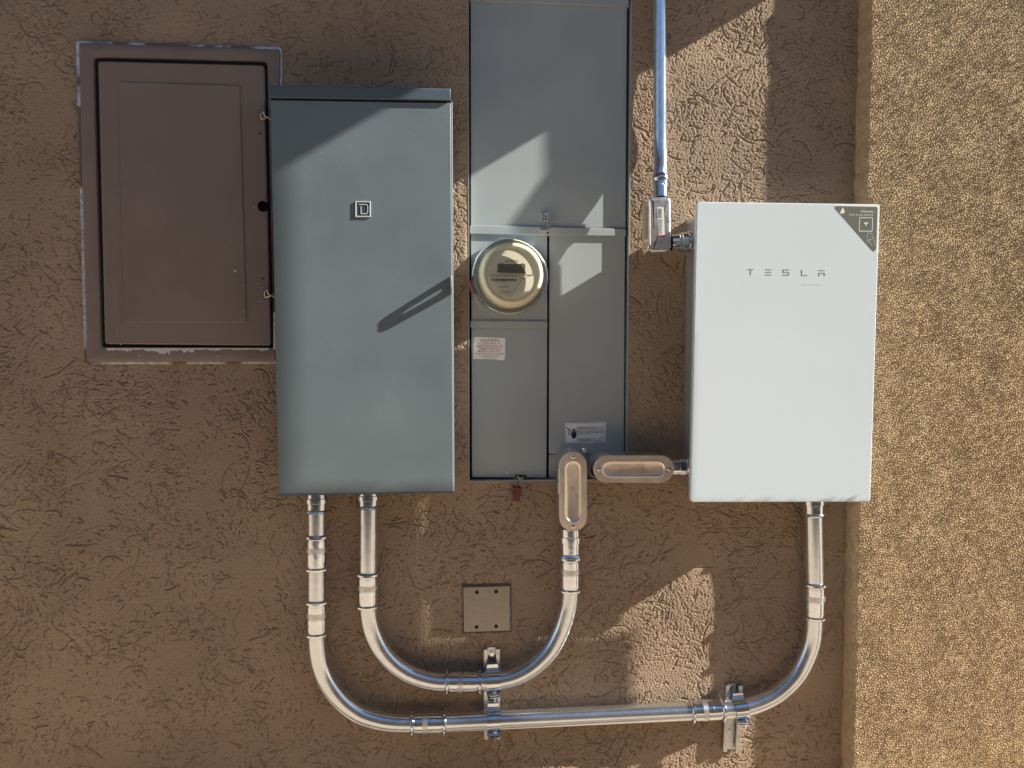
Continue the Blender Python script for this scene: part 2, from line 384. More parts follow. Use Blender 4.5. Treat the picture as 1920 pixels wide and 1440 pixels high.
# projecting stucco pilaster on the right (side return + sand-finish front)
PD = .0575
def pilaster():
    cell = .0015
    z0, z1 = .36, 2.40
    zs = np.arange(z0, z1, cell); nz = len(zs)
    # side return sampled from the wall out, a rounded arris, then the front face
    xb, xt = W(1600, 1400, PD).x, W(1632, 60, PD).x
    zb_, zt_ = W(1600, 1400, PD).z, W(1632, 60, PD).z
    rr = .005
    side = np.arange(-.012, PD-rr, cell); arc = np.linspace(0, PI/2, 6)[1:-1]; front = np.arange(rr, .52, cell)
    px = np.concatenate([np.zeros(len(side)), rr-rr*np.cos(arc), front]); py = np.concatenate([side, PD-rr+rr*np.sin(arc), np.full(len(front), PD)])
    nxn = np.concatenate([-np.ones(len(side)), -np.cos(arc), np.zeros(len(front))]); nyn = np.concatenate([np.zeros(len(side)), np.sin(arc), np.ones(len(front))])
    n = len(px)
    grit = bandnoise(nz, n, cell, .0050, 21, .36); grit = grit+.30*np.maximum(grit, 0)**2
    A = (.00080+.00005*bandnoise(nz, n, cell, .15, 29))*grit+.00025*bandnoise(nz, n, cell, .0035, 22, .3)+.00008*bandnoise(nz, n, cell, .03, 28)+.0004*bandnoise(nz, n, cell, .12, 23)
    ns = len(side); sc = np.ones(n); sc[:ns] = .35+.65*np.clip((np.arange(ns)-ns*.7)/(ns*.3), 0, 1)
    wob = .0011*bandnoise(nz, n, cell, .05, 24)[:, :1]
    A = A*sc
    base = xb+(zs-zb_)/(zt_-zb_)*(xt-xb)
    X = base[:, None]+px[None]+A*nxn[None]+wob*np.exp(-np.abs(px)/.02)[None]; Y = -(py[None]+A*nyn[None]); Z = np.repeat(zs[:, None], n, 1)
    co = np.stack([X, Y, Z], -1)
    idx = np.arange(nz*n).reshape(nz, n)
    q = np.stack([idx[:-1, :-1], idx[:-1, 1:], idx[1:, 1:], idx[1:, :-1]], -1).reshape(-1, 4)
    xe = float(X[:, -1].min())-.004; ex = []
    bx = float(base.mean())
    for a, b, c, d in ((xe, 1.78, 0, 3.6), (bx, xe, 0, .37), (bx, xe, 2.39, 3.6)): ex.append([(a, -PD+.003, c), (b, -PD+.003, c), (b, -PD+.003, d), (a, -PD+.003, d)])
    for c, d in ((0, .37), (2.39, 3.6)): ex.append([(bx, 0, c), (bx, -PD+.003, c), (bx, -PD+.003, d), (bx, 0, d)])
    ex.append([(1.78, 0, 0), (1.78, -PD+.003, 0), (1.78, -PD+.003, 3.6), (1.78, 0, 3.6)])
    ev = np.array([p for f in ex for p in f], np.float32)
    return np.concatenate([co.reshape(-1, 3), ev]), np.concatenate([q, np.arange(len(ev)).reshape(-1, 4)+nz*n])
co, q = pilaster()
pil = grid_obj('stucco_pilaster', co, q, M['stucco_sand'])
tag(pil, 'sunlit coarse sand-finish stucco section standing proud at the right', 'wall')

# ------------------------------------------------------------------ surroundings (ground, yard, unseen pieces added to shade the wall)
GZ = .36
mb = MB(); mb.add([(-60, -60, GZ), (60, -60, GZ), (60, 6, GZ), (-60, 6, GZ)], [(0, 1, 2, 3)])
tag(mb.build('ground', M['ground'], smooth=False), kind='structure')
mb = MB()
for k in range(14):
    off = .2 if k % 2 else 0
    for i in range(-16, 17):
        x = i*.41+off
        slab(mb, rnd([(x, .01+k*.205), (x+.4, .01+k*.205), (x+.4, .205+k*.205), (x, .205+k*.205)], 0), 3.2, 3.4, 0.006, 1)
tag(mb.build('block_wall', M['block'], smooth=False), 'tan concrete block garden wall across the yard', 'wall')
# unseen board added overhead, sized to shape the shade on the wall
mb = MB(); ZT = 2.55
xe = .816+(ZT-2.345)*4/2.4
box(mb, -3.2, xe, -(.205+(ZT-2.345)/2.4), -.006, ZT, ZT+.045)
ev = mb.build('shade_board', M['timber'], smooth=False)
tag(ev, 'brown board added above the electrical boxes to shade the wall', 'shade blocker')
mb = MB()
pts = []
for u_, v_ in ((1064, 190), (1064, 324), (1010, 400), (985, 436), (1052, 436), (1090, 380), (1112, 324), (1112, 180)):
    p_ = W(u_, v_, 0); o_ = (ZT-p_.z)/2.4; pts.append((p_.x+4*o_, o_))
vs = [(x, -y, ZT+.002) for x, y in pts]+[(x, -y, ZT+.03) for x, y in pts]; n = len(pts)
mb.add(vs, [tuple(range(n))[::-1], tuple(range(n, 2*n))]+[(i, (i+1) % n, (i+1) % n+n, i+n) for i in range(n)])
mb.build('shade_bar', M['timber'], ev, smooth=False)  # bar added to block sun, its outline projected back from the wanted shadow
# post and board added out of view on the right as sun blockers
po = thing('shade_frame', 'timber post and boards added out of view to shade the wall', 'porch', (1.56, -.67, 0))
mb = MB(); box(mb, 1.50, 1.60, -.69, -.600, 0, 3.04); mb.build('post', M['timber'], po, smooth=False)
mb = MB(); box(mb, 1.50, 1.59, -1.3, -PD-.004, 3.04, 4.1); mb.build('upper_shade_board', M['timber'], po, smooth=False)
mb = MB(); box(mb, -5, 1.499, -1.3, -.004, 3.32, 3.42); mb.build('sky_blocker_slab', M['timber'], po, smooth=False)  # overhead slab added to block sky light and darken the upper wall

# unseen shrub added as a sun blocker for the lower and left wall
sh = thing('shade_shrub', 'leafy green shrub added out of view to shade the wall', 'shrub', (1.6, -.5, 0))
mb = MB()
for k in range(7):
    a = random.uniform(0, 6.28); tube(mb, catmull([(1.62, -.52, 0), (1.62+.04*math.cos(a), -.52+.03*math.sin(a), .8), (1.62+.06*math.cos(a), -.50+.04*math.sin(a), 1.5)], 4), .008, 8)
mb.build('stem', M['bark'], sh)
mb = MB(); tube(mb, [(1.50, -.412, GZ), (1.50, -.4105, 1.2), (1.50, -.409, 2.08)], [.021, .0195, .018], 12); mb.build('shade_pole', M['bark'], sh)  # solid pole added to close a lit gap beside the leaves
def in_shade_region(x, o_, z):  # region the leaves fill, shaped by the shadow wanted on the wall
    o_ -= (x-1.5)/4; z -= .6*(x-1.5)
    if .50 <= o_ < .66: return .42+2.4*o_ < z < .882+2.4*o_
    if .47 <= o_ < .50: return .42+2.4*o_ < z < .878+2.4*o_
    if .405 <= o_ < .47: return .46+2.4*o_ < z < 1.13+2.4*o_
    return .266 < o_ < .398 and .56+2.4*o_ < z < .748+2.4*o_
mb = MB(); cnt = 0
while cnt < 20000:
    x = 1.50+random.uniform(0, .13); o_ = random.uniform(.262, .70); z = random.uniform(.5, 2.5)
    if not in_shade_region(x, o_, z): continue
    c = Vector((x, -o_, z)); n_ = (SUNV+Vector([random.gauss(0, .5) for _ in range(3)])).normalized()
    a = n_.cross(Vector((random.gauss(0, 1), random.gauss(0, 1), random.gauss(0, 1)))).normalized(); b = n_.cross(a); l = random.uniform(.007, .0115)
    mb.add([c-a*l, c-b*l*.55+a*.1*l, c+a*l, c+b*l*.55+a*.1*l], [(0, 1, 2, 3)]); cnt += 1
mb.build('shade_leaves', M['leaf'], sh, smooth=False)
# ------------------------------------------------------------------ access panel (left)
def meas(px, py, d=0): p = W(px, py, d); return p
ap = thing('access_panel', 'brown painted metal access door in a flush frame with peeling paint', 'access panel', W(335, 680, 0))
FO = rnd(quad([(146, 79), (525, 91), (521, 678), (161, 679)], .012), .006, 4)
FI = rnd(quad([(175, 107), (500, 116), (513, 652), (190, 651)], .012), .006, 4)
mb = MB(); slab(mb, rnd(quad([(142, 76), (528, 88), (524, 682), (158, 683)], .004), .008, 4), -.004, .004, .001, 1)
mb.build('frame_flange', M['caulk'], ap)
mb = MB(); ringslab(mb, FO, FI, -.002, .013, .007, .005)
fr_ = mb.build('frame', M['brown_paint'], ap)
mb = MB(); slab(mb, inset(FI, .0005), .0041, .0048, 0); mb.build('frame_backing', M['brown_gap'], ap)
# door with a raised inner panel and a finger notch
dq = quad([(182, 113), (494, 121), (507, 648), (195, 645)], .022)
D0 = rnd(dq, .007, 5)
mb = MB()
D = rnd(dq, [.007, .007, .007, .007], 5)
slab(mb, D, .006, .018, .003)
door = mb.build('door', M['brown_paint'], ap)
ip = quad([(222, 153), (450, 160), (462, 605), (233, 605)], .020)
mb = MB(); slab(mb, rnd(ip, .0042, 4), .0178, .0208, .0022, 3); mb.build('raised_panel', M['brown_paint'], door)
def disc(mb, px, py, d, r, t, n=20, b=0.0):
    c = W(px, py, d); lathe(mb, (c.x, -d, c.z), (0, -1, 0), [(0, r), (t-b, r), (t-.3*b, r-.3*b), (t, r-b)] if b else [(0, r), (t, r)], n)
mb = MB(); disc(mb, 493, 387, .0181, .0125, .0006); mb.build('finger_hole', M['black'], door)
for px, py in ((488, 250), (493, 522)):
    mb = MB(); disc(mb, px, py, .018, .002, .0008, 10); mb.build('screw_hole', M['black'], door)
for px, py in ((498, 218), (505, 552)):
    a, b = W(px-9, py-6, .02), W(px+10, py+6, .018)
    mb = MB(); tube(mb, catmull([W(px-7, py+5, .018), W(px-9, py-3, .024), W(px-4, py-8, .026), W(px-1, py, .026), W(px+5, py+2, .024), W(px+11, py+7, .018)], 5), .0016, 8)
    tube(mb, catmull([W(px-8, py+5, .021), W(px, py+4, .025), W(px+11, py-2, .02)], 5), .0018, 8)
    mb.build('latch_wire', M['wire'], ap)
# peeled strips of the frame paint: ragged flakes
def ragged(mb, pts0, pts1, d, th=.0004):
    n = len(pts0); vs = []
    for a, b in zip(pts0, pts1):
        p, q_ = W(*a, d), W(*b, d); vs += [(p.x, -d, p.z), (q_.x, -d, q_.z)]
    vs2 = [(x, y+th, z) for x, y, z in vs]; fs = []
    for i in range(n-1):
        fs.append((2*i, 2*i+1, 2*i+3, 2*i+2)); fs.append((2*i+2*n, 2*i+2+2*n, 2*i+3+2*n, 2*i+1+2*n))
        for s_ in (0, 1): fs.append((2*i+s_, 2*i+2+s_, 2*i+2+s_+2*n, 2*i+s_+2*n))
    mb.add(vs+vs2, fs)
mb = MB(); R = random.Random(3); t0 = []; t1 = []
x = 200
while x < 506:
    u = (x-200)/306; env = [4, 6, 3, 7, 16, 6, 8, 3, 5, 2, 4, 3, 5][min(12, int(u*13))]
    t0.append((x, 652.5+.2*R.random())); t1.append((x, 653.5+env*R.uniform(.35, 1.0))); x += R.uniform(1.2, 3.2)
ragged(mb, t0, t1, .0135)
t0 = []; t1 = []; y = 585
while y < 656:
    t0.append((512.5, y)); t1.append((513.5+R.uniform(.5, 4.5)+(3 if y > 640 else 0), y)); y += R.uniform(1.5, 3)
ragged(mb, t0, t1, .0135)
for cx, cy, r_ in ((262, 666, 1.6), (408, 668, 1.4), (300, 663, 1.2), (385, 670, .8), (190, 669, .8)):
    c = [W(cx+r_*R.uniform(.6, 1.3)*math.cos(a), cy+r_*R.uniform(.6, 1.3)*math.sin(a), .0137) for a in [k*2*PI/9 for k in range(9)]]
    slab(mb, [(p.x, p.z) for p in c], .0128, .0137)
mb.build('peeled_paint', M['peel'], fr_, smooth=False)
mb = MB()
for cx, cy, r_ in ((440, 508, 2.6), (485, 531, 1.6), (488, 565, 1.8), (459, 535, 1.0), (459, 585, 1.1), (226, 645, 1)):
    c = [W(cx+r_*R.uniform(.5, 1.3)*math.cos(a), cy+r_*R.uniform(.5, 1.3)*math.sin(a), .0212) for a in [k*2*PI/9 for k in range(9)]]
    mb = MB(); slab(mb, [(p.x, p.z) for p in c], .0178, .0212); mb.build('paint_chip', M['peel'], door, smooth=False)

# ------------------------------------------------------------------ slate grey breaker box
gp = thing('breaker_box', 'tall slate grey breaker box with embossed square badge and rain hood', 'breaker box', W(685, 925, 0))
d = .11
body = quad([(508, 186), (843, 190), (848, 923), (523, 929)], d)
bx = [inset(body, .004)][0]
mb = MB(); slab(mb, inset(body, .003), 0, .095, 0); mb.build('case', M['hood'], gp, smooth=False)
cv = quad([(507, 187), (845, 192.5), (850, 923), (522, 929)], d)
mb = MB(); slab(mb, rnd(cv, .0034, 4), .055, .110, .0018, 4)
cover = mb.build('door', M['panel_grey'], gp)
# bottom lip
a = quad([(522, 926), (850, 921), (850, 924), (522, 930)], d)
mb = MB(); slab(mb, a, .05, .1108, .0004, 1); mb.build('bottom_lip', M['hood'], cover, smooth=False)
a = quad([(845.5, 191), (848.5, 191), (852, 922), (849, 922)], d)
mb = MB(); slab(mb, a, .05, .1085, .0008, 2); mb.build('side_flange', M['meter_grey'], cover)
hq = quad([(505, 160), (845, 166), (845, 187.5), (506, 182)], .118)
mb = MB(); slab(mb, hq, 0, .118, .002, 3); mb.build('rain_hood', M['hood'], gp)
hq = quad([(508, 181), (844, 187), (844, 195), (508, 190)], .108)
mb = MB(); slab(mb, hq, .09, .1082, 0); mb.build('hood_gap', M['black'], gp, smooth=False)
# badge: bright square frame with an angular letter D
bd = quad([(666, 377), (695, 377), (695, 407), (666, 407)], .113)
mb = MB(); slab(mb, bd, .1098, .1118, .0004, 1); bdg = mb.build('badge', M['badge'], cover, smooth=False)
mb = MB(); ringslab(mb, bd, inset(bd, .0026), .111, .1132, .0006, .0006)
def stroke(mb, pts, wd, d0, d1, closed=False):
    """flat polyline stroke in the xz plane with mitred joints, pts in metres"""
    pts = [Vector(p) for p in pts]; n = len(pts); Lf, Rg = [], []
    for i, p in enumerate(pts):
        if closed: a_, b_ = pts[i-1], pts[(i+1) % n]
        else: a_, b_ = pts[max(i-1, 0)], pts[min(i+1, n-1)]
        d1_ = (p-a_).normalized() if (p-a_).length > 1e-9 else (b_-p).normalized()
        d2_ = (b_-p).normalized() if (b_-p).length > 1e-9 else d1_
        nn = Vector((-(d1_+d2_).y, (d1_+d2_).x)).normalized(); k = max(.5, nn.dot(Vector((-d1_.y, d1_.x))))
        Lf.append(p+nn*wd/2/k); Rg.append(p-nn*wd/2/k)
    m_ = n if closed else n-1
    for i in range(m_):
        j = (i+1) % n
        P4 = [Lf[i], Lf[j], Rg[j], Rg[i]]
        vs = [(p.x, -d0, p.y) for p in P4]+[(p.x, -d1, p.y) for p in P4]
        mb.add(vs, [(0, 1, 2, 3), (7, 6, 5, 4), (0, 1, 5, 4), (2, 3, 7, 6), (1, 2, 6, 5), (3, 0, 4, 7)])
def pl(pts, d): return [XZ(x, y, d) for x, y in pts]
stroke(mb, pl([(673, 383.5), (687, 383.5), (689.5, 386), (689.5, 398), (687, 400.8), (677, 400.8), (677, 387)], .112), .0018, .111, .113)
mb.build('badge_letter', M['badge_edge'], bdg, smooth=False)
# handle: a slotted tab standing straight out from the right edge
xh = W(846.5, 536, .125).x
ZZ = lambda py: W(846, py, .11).z
z_t, z_b = ZZ(520), ZZ(549)
def yz(mb, pts, x0, x1, b=0):
    vs = [(x0, -y, z) for y, z in pts]+[(x1, -y, z) for y, z in pts]; n = len(pts)
    mb.add(vs, [tuple(range(n))[::-1], tuple(range(n, 2*n))]+[(i, (i+1) % n, (i+1) % n+n, i+n) for i in range(n)])
mb = MB(); n_ = 10
po_ = rnd([(.106, z_t+.004), (.151, z_t-.001), (.151, z_b+.004), (.106, z_b-.004)], .008, 5)
pi_ = rnd([(.115, z_t-.011), (.138, z_t-.012), (.138, z_b+.016), (.115, z_b+.013)], .0040, 5)
nn = len(po_)
vs = [(x_, -y, z) for x_ in (xh-.0015, xh+.0015) for P_ in (po_, pi_) for y, z in P_]
fs = []
for i in range(nn):
    j = (i+1) % nn
    fs += [(i, j, nn+j, nn+i), (2*nn+i, 2*nn+j, 3*nn+j, 3*nn+i), (i, j, 2*nn+j, 2*nn+i), (nn+i, nn+j, 3*nn+j, 3*nn+i)]
mb.add(vs, fs); mb.build('handle', M['meter_grey'], gp)

# ------------------------------------------------------------------ meter main enclosure
me_ = thing('meter_enclosure', 'tall pale grey recessed meter enclosure with hasp, sloped seams and two stickers', 'meter enclosure', W(1027, 900, 0))
h = -.014
mb = MB()
zt = 2.72
xl, xr = W(880, 400, h).x, W(1177, 400, h).x
# painted steel lip around the opening, and the dark cavity behind the doors
for (x0, x1, z0, z1) in ((XL+.0003, XL+.0022, ZB+.0003, zt), (XR-.0022, XR-.0003, ZB+.0003, zt), (XL+.0022, XR-.0022, ZB+.0003, ZB+.0022)):
    box(mb, x0, x1, -.0012, .055, z0, z1)
mb.build('recess_lip', M['meter_grey'], me_, smooth=False)
mb = MB(); box(mb, XL+.003, XR-.003, .040, .066, ZB+.003, zt); mb.build('cavity', M['black'], me_, smooth=False)
def mslab(name, pts, dd, b=.001, back=-.038, mt='meter_grey', par=None):
    mb = MB(); slab(mb, rnd(quad(pts, dd), b*1.9, 3), back, dd, b, 3); return mb.build(name, M[mt], par or me_)
zc = W(1000, 8, h+.004)
mb = MB(); p_ = quad([(881, -8), (1180, -8), (1180, 12.5), (881, 2)], h+.006)
p_[0] = (p_[0][0], 2.70); p_[1] = (p_[1][0], 2.70)
slab(mb, p_, -.038, h+.006, .002); mb.build('top_cap', M['meter_grey'], me_)
ud = mslab('upper_door', [(882.5, -2), (1176, -2), (1173, 428), (883, 424)], h)
st = mslab('seam_strip', [(881, 422), (1174, 429), (1174, 443), (881, 439)], h+.007, .0016)
mc = mslab('meter_cover', [(883, 437), (1026, 439), (1026, 606), (884, 604)], h)
s2 = mslab('lower_seam_strip', [(882, 601), (1026.5, 602.5), (1026.5, 616), (882, 614.5)], h+.006, .0016)
ld = mslab('lower_door', [(884, 612), (1026, 614), (1024.5, 896), (885, 895)], h)
rd = mslab('side_door', [(1030.5, 441), (1172, 443), (1170, 851), (1029.5, 851)], h-.0005)
rl = mslab('lower_side_plate', [(1029.5, 852.5), (1170, 850), (1169, 896), (1029, 896)], h-.0025)
# hasp
mb = MB(); slab(mb, rnd(quad([(1015, 398), (1028, 397), (1028, 414), (1015, 414)], h+.004), .002, 3), h-.001, h+.004, .001)
disc(mb, 1021.5, 404.5, h+.004, .0058, .004, 20, .001); disc(mb, 1021.5, 404.5, h+.008, .0025, .002, 6)
slab(mb, rnd(quad([(1026.5, 396), (1031, 396), (1031, 431), (1026.5, 431)], h+.02), .0015, 3), h, h+.022, .001)
slab(mb, rnd(quad([(1012, 428), (1030, 427), (1029, 432), (1013, 433)], h+.012), .001, 2), h+.006, h+.014, .001)
mb.build('hasp', M['zinc'], me_)
mb = MB(); disc(mb, 1027, 437, h+.0072, .0022, .0006, 12); mb.build('hasp_hole', M['black'], me_)
def screw(par, px, py, d, r, slot=0.6, t=.003, nm='screw'):
    mb = MB(); c = W(px, py, d+t)
    lathe(mb, (c.x, -d, c.z), (0, -1, 0), [(0, r), (t*.4, r), (t*.75, r*.8), (t, r*.4), (t*1.02, .0001)], 20)
    s = mb.build(nm, M['screw'], par)
    mb = MB()
    ks = (slot,) if nm == 'screw_slotted' else (slot, slot+PI/2)
    for a in ks: stroke(mb, [(c.x-r*.6*math.cos(a), c.z-r*.6*math.sin(a)), (c.x+r*.6*math.cos(a), c.z+r*.6*math.sin(a))], r*.28, d+t*.8, d+t*1.1)
    mb.build('screw_recess', M['black'], s, smooth=False)
    return s
mb = MB(); c = W(1097, 845, .0)
lathe(mb, (c.x, .016, c.z), (0, -1, 0), [(0, .0085), (.003, .0085), (.0075, .0076), (.0105, .0055), (.0118, .0028), (.012, .0001)], 28)
mb.build('bolt_head', M['screw'], rd)
screw(me_, 953.5, 888, h, .0045, .5)
# slot + wire seal
mb = MB(); slab(mb, rnd(quad([(966, 891), (987, 891), (986, 896), (967, 896)], h+.001), .001, 2), h-.001, h+.0006); slot = mb.build('seal_slot', M['black'], me_, smooth=False)
sl = thing('wire_seal', 'dark red plastic tag hanging on a wire loop below the lower door', 'seal', W(972, 897, .0))
mb = MB(); tube(mb, catmull([W(966, 912, .012), W(967, 898, .006), W(970, 893, -.005), W(976, 895, -.002), (W(981, 893, -.006)), W(979, 899, .006), W(977, 912, .012)], 6), .0007, 8)
tube(mb, catmull([W(969, 894, -.006), W(975, 898, 0), W(983, 895, -.006)], 6), .0014, 8)
mb.build('wire', M['wire'], sl)
mb = MB(); slab(mb, rnd(quad([(965, 912), (978, 914), (974, 942), (961, 939)], .014), [.001, .001, .008, .008], 5), .008, .014, .0015); mb.build('tag', M['seal'], sl)

# caution sticker
cs = quad([(889, 633), (892, 631.5), (947.5, 634), (947, 671), (944, 675.5), (926, 674), (887, 673)], h+.0006)
mb = MB(); slab(mb, cs, h-.0003, h+.0005); ca = mb.build('caution_sticker', M['paper'], ld, smooth=False)
ca['label'] = 'white sticker with red warning lettering'
mb = MB(); D_ = h+.0009
sc_ = lambda px, py: XZ(px, py, D_)
def tline(mb, s, cx, base, hpx, wpx, bold=.0, dd=None, rot=0):
    dd = D_ if dd is None else dd
    x, z = XZ(cx, base, dd); text(mb, s, x, z, dd, hpx*1.29e-3, None, None, align='CENTER', width=wpx*1.29e-3, bold=bold, rot=rot)
tline(mb, 'CAUTION!', 918.5, 640.7, 5.0, 35, .006)
for s, b_, hh, ww in (('IT IS UNLAWFUL TO', 645.8, 3.2, 42), ('REMOVE ANY SEAL OR', 650.8, 3.2, 50), ('TAMPER WITH THIS', 655.5, 3.2, 41), ('METER IN ANY WAY.', 660.2, 3.2, 43), ('VIOLATORS WILL BE PROSECUTED', 664.5, 2.5, 55)):
    tline(mb, s, 918, b_, hh, ww, .004)
mb.build('sticker_lettering', M['maroon'], ca, smooth=False)
mb = MB(); tline(mb, 'ST. GEORGE CITY CODE', 917, 669.2, 2.4, 37, .001); tline(mb, 'SEC. 8-4-13 (E)', 917, 673.2, 2.3, 23, .001)
mb.build('sticker_small_print', M['print'], ca, smooth=False)

# shock-hazard sticker with a hand symbol
D2 = h
hs = rnd(quad([(1059.5, 793.5), (1136, 791.5), (1136.5, 829), (1060.5, 831)], h), .002, 3)
mb = MB(); slab(mb, hs, h-.001, h+.0002); ha = mb.build('shock_hazard_sticker', M['silver_label'], rd, smooth=False)
D3 = h+.0006
mb = MB()
fr4 = quad([(1061.5, 795.3), (1134.2, 793.4), (1134.6, 827.3), (1062.2, 829.2)], D3)
stroke(mb, fr4, .0004, h, D3, True); stroke(mb, pl([(1082.2, 795), (1082.6, 828.5)], D3), .0004, h, D3)
# bolt
bolt = pl([(1062.3, 802.5), (1064, 801.5), (1070, 807), (1067.5, 811), (1068.8, 814.3), (1070, 814), (1069.5, 815.8), (1067, 815), (1065.8, 811), (1067.8, 807.8)], D3)
slab(mb, bolt, h, D3)
hand = [(1071, 808.5), (1072, 808.5), (1073, 812), (1073.2, 812), (1073, 804.5), (1074.2, 804), (1074.9, 810.5), (1075.3, 810.5), (1075.1, 803.3), (1076.5, 803.3), (1076.9, 810.5), (1077.3, 810.5), (1077.7, 804.3), (1078.9, 804.5), (1078.8, 811), (1079.2, 811), (1079.9, 806.2), (1080.9, 806.8), (1080.8, 817), (1079.5, 820.3), (1077.8, 822.3), (1074, 822.3), (1072, 819.5), (1071.2, 815)]
vs = pl(hand, D3); cpt = (sum(p[0] for p in vs)/len(vs), sum(p[1] for p in vs)/len(vs))
slab(mb, vs, h, D3)
y = 799.8
for s, b_, ww, xx in (('HAZARDOUS VOLTAGE WILL CAUSE', 801.4, 50, 1108), ('SEVERE INJURY OR DEATH.', 803.8, 34, 1100), ('TURN OFF ALL POWER SUPPLYING THIS EQUIPMENT', 805.6, 50, 1108),
                      ('BEFORE WORKING INSIDE. REPLACE ALL DEVICES', 809.4, 50, 1108), ('DOORS AND COVERS BEFORE TURNING POWER', 811.8, 50, 1108), ('ON. FAILURE TO FOLLOW', 814.4, 23, 1094.5),
                      ('VOLTAJE PELIGROSO PUEDE OCASIONAR', 823, 50, 1108), ('LESIONES O MUERTE', 825.4, 27, 1096.5), ('DESCONECTE LA ENERGIA', 827.2, 45, 1107)):
    x_, z_ = XZ(xx, b_, D3); text(mb, s, x_, z_, D3, 1.45*1.29e-3, None, None, align='CENTER', width=ww*1.29e-3, bold=.02)
mb.build('hazard_print', M['ink'], ha, smooth=False)

# ------------------------------------------------------------------ electric meter
em = thing('electric_meter', 'round glass-domed electric meter with small digital display in a steel ring', 'electric meter', W(955.5, 519, 0))
c = W(955.5, 519, .004); C0 = Vector((c.x, 0, c.z)); r0 = 72.0*(1.86)/F
def ml(mb, prof, n=72): lathe(mb, C0, (0, -1, 0), prof, n, cap=False)
mb = MB(); ml(mb, [(-.016, r0*.985), (-.004, r0*.995), (.004, r0), (.010, r0*.995), (.014, r0*.975), (.0155, r0*.955), (.014, r0*.935), (.009, r0*.925), (.006, r0*.90)])
mb.build('locking_ring', M['zinc'], em)
mb = MB(); ml(mb, [(.006, r0*.90), (.005, r0*.87), (.012, r0*.835), (.030, r0*.825)]); mb.build('inner_collar', M['zinc_dull'], em)
rd_ = 57.5*(1.86-.095)/F     # dome front radius
mb = MB(); ml(mb, [(.008, r0*.86), (.03, r0*.85), (.07, r0*.83), (.088, r0*.80), (.094, rd_*1.0), (.097, rd_*.955), (.0975, rd_*.90), (.096, rd_*.865), (.094, rd_*.855), (.094, .0001)])
mb.build('dome', M['clear'], em)
mb = MB(); ml(mb, [(.006, r0*.84), (.03, r0*.825), (.066, r0*.795), (.082, r0*.765), (.089, rd_*.955), (.0905, rd_*.91), (.0895, rd_*.87), (.0865, rd_*.845), (.0860, rd_*.82), (.0868, rd_*.80), (.0858, rd_*.76)])
mb.build('baffle', M['cream'], em)
FD = .0865
mb = MB(); ml(mb, [(FD-.002, rd_*.775), (FD, rd_*.77), (FD, .0001)], 64); fc = mb.build('face_plate', M['face'], em)
FDX = FD+.0008
# lower right corner of a different tone (label edge)
mb = MB()
cc = XZ(962, 513.5, FDX); rr_ = rd_*.765
def onc(px, py): x_, z_ = XZ(px, py, FDX); return (x_, z_)
arcp = [(cc[0]+rr_*math.cos(a), cc[1]+rr_*math.sin(a)) for a in np.linspace(math.radians(-84), math.radians(-12), 16)]
curve = [onc(1001, 515.5), onc(990, 518), onc(979, 526), onc(968, 539), onc(961, 551), onc(959.5, 557)]
slab(mb, arcp+curve, FD-.0005, FD+.0004); mb.build('face_label', M['face2'], fc, smooth=False)
mb = MB(); slab(mb, pl([(933, 495), (937, 495), (938, 493.8), (943, 493.8), (944, 495), (976, 495), (977, 493.8), (982, 493.8), (983, 495), (985, 495), (985, 509), (986, 509), (986, 513), (932, 511), (932, 508), (933, 508)], FDX), FD-.001, FD+.0008); mb.build('display', M['lcd'], fc, smooth=False)
mb = MB()
def ft(s, cx, b_, hh, ww, bold=0): x_, z_ = XZ(cx, b_, FDX); text(mb, s, x_, z_, FDX, hh*1.24e-3, None, None, align='CENTER', width=ww*1.24e-3, bold=bold)
ft('CENTRON', 959.5, 491.2, 3.4, 25, .006); ft('CL200 240V 3W TYPE C1S 30TA 1.0Kh', 948, 518.6, 2.6, 56); ft('FM2S', 979, 523, 2.6, 8)
ft('SOLID STATE WATTHOUR METER', 938, 530, 1.3, 22)
ft('16 754 876', 944, 539.5, 3.8, 19, .002); ft('Schlumberger', 947, 547.6, 2.6, 20, .003); ft('WATTHOUR METER', 947, 551.3, 1.6, 23); ft('U.S.A.', 949, 554, 1.4, 6)
R = random.Random(5); x = 921.0
while x < 968:
    wd_ = R.choice([.5, .7, 1.1, 1.5]); slab(mb, pl([(x, 522.6), (x+wd_, 522.6), (x+wd_, 527), (x, 527)], FDX), FD, FDX); x += wd_+R.choice([.5, .7, 1.0])
stroke(mb, pl([(916, 514.2), (1002, 515.2)], FDX), .0004, FD, FDX)
stroke(mb, pl([(1001, 515.5), (990, 518), (979, 526), (968, 539), (961, 551), (959.5, 557)], FDX), .0005, FD, FDX+.0001)
mb.build('face_print', M['print'], fc, smooth=False)
ms = thing('meter_seal', 'faded red seal tag wired to the left side of the meter ring', 'seal', W(886, 550, .01))
mb = MB(); slab(mb, rnd(quad([(877.5, 526), (881, 524), (888, 550), (884.5, 554)], .02), .0015, 3), .012, .019, .0012); mb.build('tag', M['tagred'], ms)
mb = MB(); tube(mb, catmull([W(887, 551, .016), W(893, 560, .014), W(899, 577, .004), W(901, 579, .0)], 6), .0007, 8)
tube(mb, catmull([W(888, 550, .016), W(896, 556, .018), W(905, 569, .01), W(908, 576, .004)], 6), .0007, 8)
tube(mb, catmull([W(890, 556, .014), W(894, 566, .006), W(898, 570, .003), W(904, 572, .004)], 6), .0006, 8)
mb.build('wire', M['wire'], ms)

